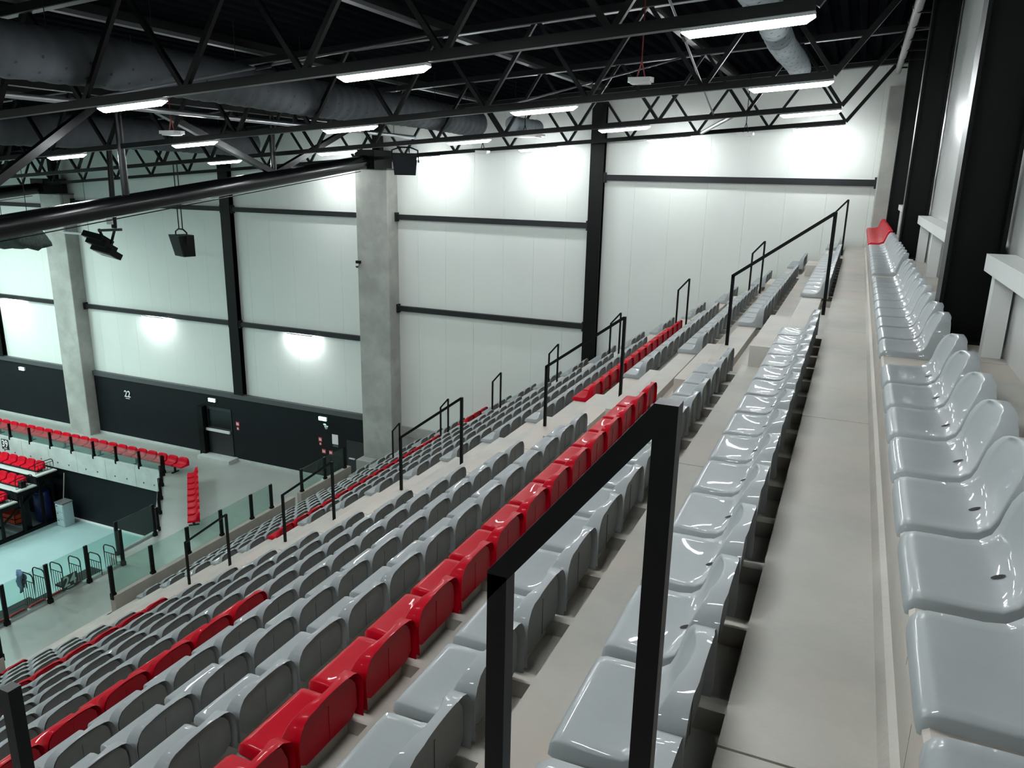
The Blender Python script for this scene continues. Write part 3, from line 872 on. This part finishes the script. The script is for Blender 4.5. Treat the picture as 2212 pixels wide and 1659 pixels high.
# emergency lamp on arm
t = thing('wall_lamp', (-16.8, W - .2, -8.9), 'small white emergency lamp on an arm below the exit sign', 'lamp')
MB().bar((-16.9, W - .1, -8.86), (-16.55, W - .45, -8.76), .05, .05).build('arm', M['plastic_white'], t)
MB().tube([(-16.55, W - .42, -8.90), (-16.55, W - .42, -8.80)], [.03, .07], 10).build('head', M['plastic_white'], t)
# camera on the column
t = thing('security_camera', (-14.76, 21.2, -2.95), 'small white dome camera on the concrete column', 'camera')
MB().box(-14.88, -14.72, 21.22, 21.30, -2.85, -2.76).build('bracket', M['steel'], t)
MB().tube([(-14.80, 21.18, -2.85), (-14.80, 21.18, -2.92)], .05, 12).build('housing', M['plastic_white'], t)
MB().tube([(-14.80, 21.18, -2.92), (-14.80, 21.18, -2.97), (-14.80, 21.18, -2.99)], [.05, .04, .012], 12).build('dome', M['hole'], t, smooth=True)

# ------------------------------------------------------------------ roof structure
YT = [-1.85, 2.76, 7.36, 11.96, 16.6, 20.85]
tn = ['behind the photographer', 'directly overhead', 'nearest in view', 'second in view', 'third in view', 'closest to the end wall']
NODE = 1.745
for ti, yt in enumerate(YT):
    xl = -42.0
    t = thing('roof_truss', (-20, yt, zbot(-20)), 'black lattice roof truss across the hall, ' + tn[ti], 'truss', 'lattice roof trusses')
    w = .085
    MB().bar((-.53, yt, zbot(-.53)), (xl, yt, zbot(xl)), .10, .10).build('bottom_chord', M['steel'], t)
    MB().bar((.95, yt, ztop(.95)), (xl, yt, ztop(xl)), .12, .10).build('top_chord', M['steel'], t)
    MB().bar((.95, yt, ztop(.95) - .06), (xl, yt, ztop(xl) - .06), .12, .012).build('chord_flange', M['flange'], t)  # chord underside, lighter grey painted in for the lamplight on it
    MB().bar((-.53, yt, zbot(-.53)), (.45, yt, ztop(.45)), .08, .08).build('end_diagonal', M['steel'], t)
    n = 23
    for i in range(n):
        xb_ = -.53 - NODE * i
        xm = xb_ - NODE / 2
        xe = xb_ - NODE
        MB().bar((xb_, yt, zbot(xb_)), (xm, yt, ztop(xm)), .06, .06).build('web_bar', M['steel'], t)
        MB().bar((xm, yt, ztop(xm)), (xe, yt, zbot(xe)), .06, .06).build('web_bar', M['steel'], t)
# longitudinal tie beams
for i, xx in enumerate((-3.3, -6.75, -10.2, -17.2, -21.0)):
    t = thing('tie_beam', (xx, 9, ztop(xx) + .0), 'black longitudinal roof beam with grey underside, %s from the back wall' % ORD[i + 1], 'beam', 'longitudinal roof beams')
    z = ztop(xx) + .06
    MB().box(xx - .06, xx + .06, -8, W - .1, z + .06, z + .19).build('web', M['steel'], t)
    MB().box(xx - .07, xx + .07, -8, W - .1, z, z + .06).build('flange', M['flange'], t)  # same black beam, its lamp-lit underside coloured lighter
# bracing rods
for i, (p, q) in enumerate([((-2.2, 7.4, 2.45), (-2.9, 16.6, 1.28)), ((-5.6, 11.96, 1.05), (-3.3, 16.6, 2.45)), ((-9.2, 7.4, .85), (-6.75, 11.9, 2.2)), ((-2.5, 16.6, 1.27), (-4.0, 21.1, 1.17))]):
    t = thing('bracing_rod', p, ['thin bracing rod between the first two roof trusses', 'thin bracing rod between the second and third roof trusses', 'thin bracing rod above the middle lamps', 'short grey strut between the last two roof trusses'][i], 'rod', 'roof bracing rods')
    MB().tube([p, q], .018 if i < 3 else .045, 8).build('rod', M['flange'], t)
    m = Vector(p).lerp(Vector(q), .45)
    d = (Vector(q) - Vector(p)).normalized() * .12
    MB().tube([m - d, m + d], .035, 8).build('turnbuckle', M['steel'], t)

# main trusses: heavy tube bottom chord falling towards the hall centre
def main_truss(x, zshift, label):
    t = thing('main_truss', (x, 12, -1 + zshift), label, 'truss', 'main trusses on the concrete columns')
    def zc(y): return .30 + zshift + (y - 20.4) * .1215
    pts = [(x, y, zc(y)) for y in (20.9, 16, 11, 6, 2, -6)]
    MB().tube(pts, .205, 20).build('bottom_chord', M['steel_gloss'], t, smooth='angle')
    MB().tube([(x + .02, y, zc(y) - .25) for y in (20.5, 15, 10, 5, 0)], .012, 6).build('cable', M['steel'], t)
    zt = ztop(x) - .18
    MB().bar((x, 21.6, zt), (x, -6, zt), .22, .22).build('top_chord', M['steel'], t)
    for y in (11.96, 16.6, 7.36, 2.76):
        MB().tube([(x, y, zc(y) + .1), (x, y, zt)], .075, 12).build('post', M['steel_gloss'], t, smooth='angle')
    for a, b in ((16.6, 20.6), (16.6, 12.2), (11.96 - 3.9, 11.9), (7.36, 3.0)):
        MB().bar((x, a, zc(a) + .12), (x, b, zt), .14, .14).build('diagonal', M['steel_gloss'], t)
    MB().box(x - .35, x + .35, 20.75, 21.75, zc(20.9) - .22, zc(20.9) + .35).build('end_bearing', M['steel'], t)
    MB().bar((x, 21.5, zc(20.9) + .2), (x, 21.5, zt), .25, .25).build('end_post', M['steel'], t)
main_truss(-14.1, 0, 'heavy black tube truss running to the camera column')
main_truss(-29.2, -1.15, 'heavy black tube truss running to the left concrete column')

# ------------------------------------------------------------------ lamps
def lamp(x, y, z, slope, label, lit=True, L=1.1, group='linear lamps under the roof trusses'):
    t = thing('linear_lamp', (x, y, z), label, 'lamp', group)
    def P(dx, dy, dz): return (x + dx, y + dy, z + dz + slope * dx)
    def pr(prof_, x0, x1, sh=0):
        mb = MB()
        n = len(prof_)
        vs = [P(x0, p[0], p[1]) for p in prof_] + [P(x1, p[0], p[1]) for p in prof_]
        mb.add(vs, [tuple(range(n))[::-1], tuple(range(n, 2 * n))] + [(i, (i + 1) % n, n + (i + 1) % n, n + i) for i in range(n)])
        return mb
    pr([(-.05, .03), (.05, .03), (.06, .0), (-.06, .0)], -L / 2, L / 2).build('housing', M['lamp_body'], t)
    # diffuser with tapered ends
    mb = MB()
    sec = [(-.055, 0), (-.045, -.035), (-.02, -.052), (.02, -.052), (.045, -.035), (.055, 0)]
    st_ = [(-L / 2 + .002, .15), (-L / 2 + .07, 1), (L / 2 - .07, 1), (L / 2 - .002, .15)]
    vs = []
    for dx, s in st_:
        vs += [P(dx, a, min(-.001, b * s)) for a, b in sec]
    n = len(sec)
    fs = [(i * n + k, i * n + (k + 1) % n, (i + 1) * n + (k + 1) % n, (i + 1) * n + k) for i in range(3) for k in range(n)] + [tuple(range(n))[::-1], tuple(3 * n + k for k in range(n))]
    mb.add(vs, fs)
    mb.build('diffuser', M['lamp'] if lit else M['plastic_white'], t)
    for dx in (-.4, .4):
        MB().bar(P(dx, 0, .03), P(dx, 0, .04), .03, .03).build('bracket', M['steel'], t)
    return t
for ti, yt in enumerate(YT):
    for n in range(0, 11):
        if n >= 5: continue
        x = -1.07 - 3.67 * n
        lamp(x, yt, zbot(x) - .085, .0725, 'lit linear lamp, %s from the back wall, truss %s' % (ORD[n + 1], tn[ti]))
def highbay(x, y, z, label):
    t = thing('high_bay_lamp', (x, y, z), label, 'lamp', 'high bay lamps over the court')
    MB().box(x - .45, x + .45, y - .22, y + .22, z, z + .07).build('housing', M['lamp_body'], t)
    MB().box(x - .42, x + .42, y - .19, y + .19, z - .012, z).build('panel', M['lamp_court'], t)
    for dx in (-.3, .3):
        MB().bar((x + dx, y, z + .07), (x + dx, y, zbot(x) - .05), .03, .03).build('hanger', M['steel'], t)
for ti, yt in enumerate(YT[1:5]):
    for n in range(7, 11):
        if n == 7 and ti == 3: continue
        x = -1.07 - 3.67 * n
        highbay(x, yt, zbot(x) - .25, 'high bay court lamp outside the frame, %s from the back wall, truss %s' % (ORD[n + 1], tn[ti + 1]))
for x, l in ((-17.7, 'left of the camera column'), (-24.8, 'above the number 22'), (-33.5, 'at the far left edge')):
    lamp(x, W - .20, -5.62, 0, 'lit linear lamp under the wall girt ' + l, group='lamps on the end wall')
t = lamp(-23.6, 18.0, -2.10, -.01, 'unlit white linear lamp hanging before the left concrete column', False, 1.5, 'hanging unlit lamps')
for dx in (-.55, .5):
    MB().tube([(-23.6 + dx, 18.0, -2.05), (-23.6 + dx, 18.0, zroof(-23.6) + .01)], .006, 6).build('wire', M['steel'], t)

# ------------------------------------------------------------------ ducts and pipes
def duct(x, z, r, y0, y1, m, label, pleat=.03, dots=False, step=.28):
    t = thing('fabric_duct', (x, (y0 + y1) / 2, z - r), label, 'duct', 'fabric air ducts')
    pts, rs = [], []
    n = int((y1 - y0) / (step / 4))
    for i in range(n + 1):
        y = y0 + (y1 - y0) * i / n
        pts.append((x + .02 * math.sin(y * 1.3), y, z + .02 * math.sin(y * .9)))
        rs.append(r * (1 - pleat * (.5 + .5 * math.cos(2 * math.pi * i / 4 + math.sin(i))) ))
    MB().tube(pts, rs, 22).build('sleeve', m, t, smooth=True)
    y = y0 + .2
    while y < y1:
        MB().tube([(x, y, z + r * .9), (x, y, zroof(x))], .006, 6).build('hanger', M['steel'], t)
        y += 1.6
    if dots:
        mb = MB()
        j = 0
        y = y0 + .1
        while y < y1:
            for q in range(5):
                a = math.radians(-165 + 34 * q + (17 if j % 2 else 0))
                c = Vector((x + .02 * math.sin(y * 1.3) + (r + .004) * math.cos(a), y, z + .02 * math.sin(y * .9) + (r + .004) * math.sin(a)))
                nn = Vector((math.cos(a), 0, math.sin(a)))
                tv = Vector((0, 1, 0)); bv = nn.cross(tv)
                mb.add([c + .02 * (math.cos(h) * tv + math.sin(h) * bv) for h in (math.pi * 2 * k / 8 for k in range(8))], [tuple(range(8))])
            y += step * 1.15; j += 1
        o = mb.build('nozzles', M['hole'], t)
        o['kind'] = 'stuff'
duct(-1.33, 2.02, .20, 6.0, 16.4, M['fabric'], 'pale fabric duct with rows of dark nozzle holes above the near lamps', .15, True)
duct(-9.3, 1.32, .33, -6, 18.8, M['fabric_dark'], 'wide dark grey fabric duct above the middle lamps', .05, True)
duct(-17.4, .85, .40, -6, 19.5, M['fabric_dark'], 'wide dark fabric duct left of the tube truss', .05)
duct(-8.35, 1.32, .20, 18.9, 20.6, M['fabric'], 'short pleated grey duct end near the end wall', .12, True)
t = thing('roof_pipe', (-11.3, 9, .95), 'bright galvanised pipe running along the roof', 'pipe')
MB().tube([(-11.3, -6, .98), (-11.3, 19, .98)], .045, 12).build('pipe', M['chrome'], t, smooth='angle')
for y in (2, 6, 10, 14, 18):
    MB().tube([(-11.3, y, 1.02), (-11.3, y, zroof(-11.3))], .008, 6).build('hanger', M['steel'], t)
t = thing('wrapped_pipe', (.45, 10, 2.55), 'grey wrapped pipe with black ties along the top of the back wall', 'pipe')
MB().tube([(.45, -6, 2.62), (.45, 21.2, 2.55)], .065, 10).build('sleeve', M['wrap'], t, smooth='angle')
y = 4.0
while y < 21:
    MB().tube([(.45, y - .08, 2.6), (.45, y + .08, 2.6)], .082, 10).build('tie', M['steel'], t)
    MB().box(.45, .965, y - .02, y + .02, 2.50, 2.53).build('bracket', M['steel'], t)
    y += 1.25

# ------------------------------------------------------------------ hanging devices
def speaker(c, rz, top, label):
    x, y, z = c
    t = thing('loudspeaker', c, label, 'speaker', 'hanging loudspeakers')
    t.rotation_euler = (0, 0, rz)
    mb = MB()
    A = [(-.36, -.22), (.36, -.22), (.28, .24), (-.28, .24)]
    B = [(-.30, -.10), (.30, -.10), (.24, .26), (-.24, .26)]
    vs = [(x + a, y + b, z + .60) for a, b in A] + [(x + a, y + b, z) for a, b in B]
    mb.add(vs, [(0, 1, 2, 3), (7, 6, 5, 4), (0, 4, 5, 1), (1, 5, 6, 2), (2, 6, 7, 3), (3, 7, 4, 0)])
    cab_ = mb.build('cabinet', M['steel'], t)
    vs2 = [(x - .32, y - .226, z + .57), (x + .32, y - .226, z + .57), (x + .27, y - .116, z + .03), (x - .27, y - .116, z + .03)]
    g = MB(); g.add(vs2 + [(a, b + .01, c_) for a, b, c_ in vs2], [(0, 1, 2, 3), (4, 7, 6, 5), (0, 4, 5, 1), (1, 5, 6, 2), (2, 6, 7, 3), (3, 7, 4, 0)])
    g.build('grille', M['black_wall'], cab_)
    MB().tube([(x - .38, y, z + .35), (x - .36, y, z + .68), (x - .15, y, z + .76), (x + .15, y, z + .76), (x + .36, y, z + .68), (x + .38, y, z + .35)], .022, 8).build('yoke', M['steel'], t)
    for dx in (-.12, .12):
        MB().tube([(x + dx, y, z + .76), (x + dx, y, top)], .016, 8).build('rod', M['steel'], t)
speaker((-17.55, 16.6, -2.39), -.35, zbot(-16.9), 'black loudspeaker hung on two rods below the tube truss')
speaker((-11.95, 19.6, -.02), .5, zbot(-12), 'black loudspeaker hung beside the camera column top')
t = thing('floodlight', (-18.6, 15.0, -2.3), 'black floodlight cluster on a pole below the tube truss', 'floodlight')
MB().tube([(-18.05, 15.0, zroof(-18) - .01), (-18.25, 15.0, -1.55)], .07, 12).build('pole', M['steel'], t)
MB().bar((-18.0, 15.0, -1.58), (-18.85, 15.0, -1.64), .07, .07).build('arm', M['steel'], t)
MB().bar((-18.25, 15.0, -1.6), (-18.45, 15.0, -2.0), .05, .05).build('arm', M['steel'], t)
for i, (dx, dz) in enumerate(((-.42, -1.85), (-.30, -2.02), (-.14, -2.20))):
    x = -18.45 + dx
    lh = MB().bar((x - .36, 14.95, dz + .05), (x + .36, 14.95, dz - .05), .42, .16, (0, .5, .86)).build('lamp_head', M['steel'], t)
    MB().bar((x - .30, 14.90, dz - .03), (x + .30, 14.90, dz - .125), .22, .012, (0, .5, .86)).build('lens', M['chrome'], lh)
MB().bar((-18.85, 15.0, -1.6), (-18.55, 15.05, -2.25), .05, .05).build('bracket', M['steel'], t)
MB().box(-18.40, -18.20, 14.9, 15.0, -1.45, -1.15).build('ballast_box', M['wrap'], t)
def detector(x, y, z, w, label, cord='red_cord', red=True):
    t = thing('ceiling_unit', (x, y, z), label, 'device', 'hanging ceiling devices')
    MB().prism([(x - w / 2, y - w / 3), (x + w / 2, y - w / 3), (x + w / 2 + .03, y), (x + w / 2, y + w / 3), (x - w / 2, y + w / 3), (x - w / 2 - .03, y)], z, z + .06, 'z').build('body', M['plastic_white'], t)
    MB().prism([(x - w / 2.4, y - w / 4), (x + w / 2.4, y - w / 4), (x + w / 2.4, y + w / 4), (x - w / 2.4, y + w / 4)], z - .025, z, 'z').build('cover', M['plastic_white'], t)
    for dx in (-.06, .06):
        MB().tube([(x + dx, y, z + .06), (x, y, z + .28), (x, y, zroof(x))], .010, 6).build('cord', M[cord], t)
detector(-3.05, 11.4, 1.33, .32, 'white device hung on a red cord between the near lamps')
detector(-11.95, 11.3, .64, .38, 'white device hung near the third near lamp', 'red_cord')
detector(-8.15, 19.3, 1.02, .9, 'large white panel hung under the short pleated duct', 'steel')
detector(-2.65, 19.6, 1.05, .35, 'small white device hung before the end wall, right of centre', 'steel')
detector(-9.7, 20.0, .62, .35, 'small dark-edged device hung near the camera column', 'steel')
# ball net at the left edge
nm = MB()
for i in range(1):
    bm = bmesh.new()
    bmesh.ops.create_icosphere(bm, subdivisions=3, radius=1)
    for v in bm.verts:
        k_ = 1 + .12 * math.sin(5 * v.co.x + 3 * v.co.z) + .1 * math.sin(9 * v.co.y + 4 * v.co.x)
        v.co = Vector((v.co.x * .9 * k_, v.co.y * .4 * k_, v.co.z * .3 * k_ - .1 * v.co.x * v.co.x))
    nm.add([(v.co.x - 17.75, v.co.y + 12.0, v.co.z - 1.55) for v in bm.verts], [tuple(v.index for v in f.verts) for f in bm.faces])
    bm.free()
t = thing('net_bundle', (-17.7, 12.0, -1.9), 'dark gathered net hanging at the left edge below the tube truss', 'net')
nm.build('bundle', M['net'], t, smooth=True)
for dx in (-.5, .4):
    MB().tube([(-17.75 + dx, 12.0, -1.3), (-17.75 + dx, 12.0, zbot(-17.7))], .008, 6).build('rope', M['steel'], t)
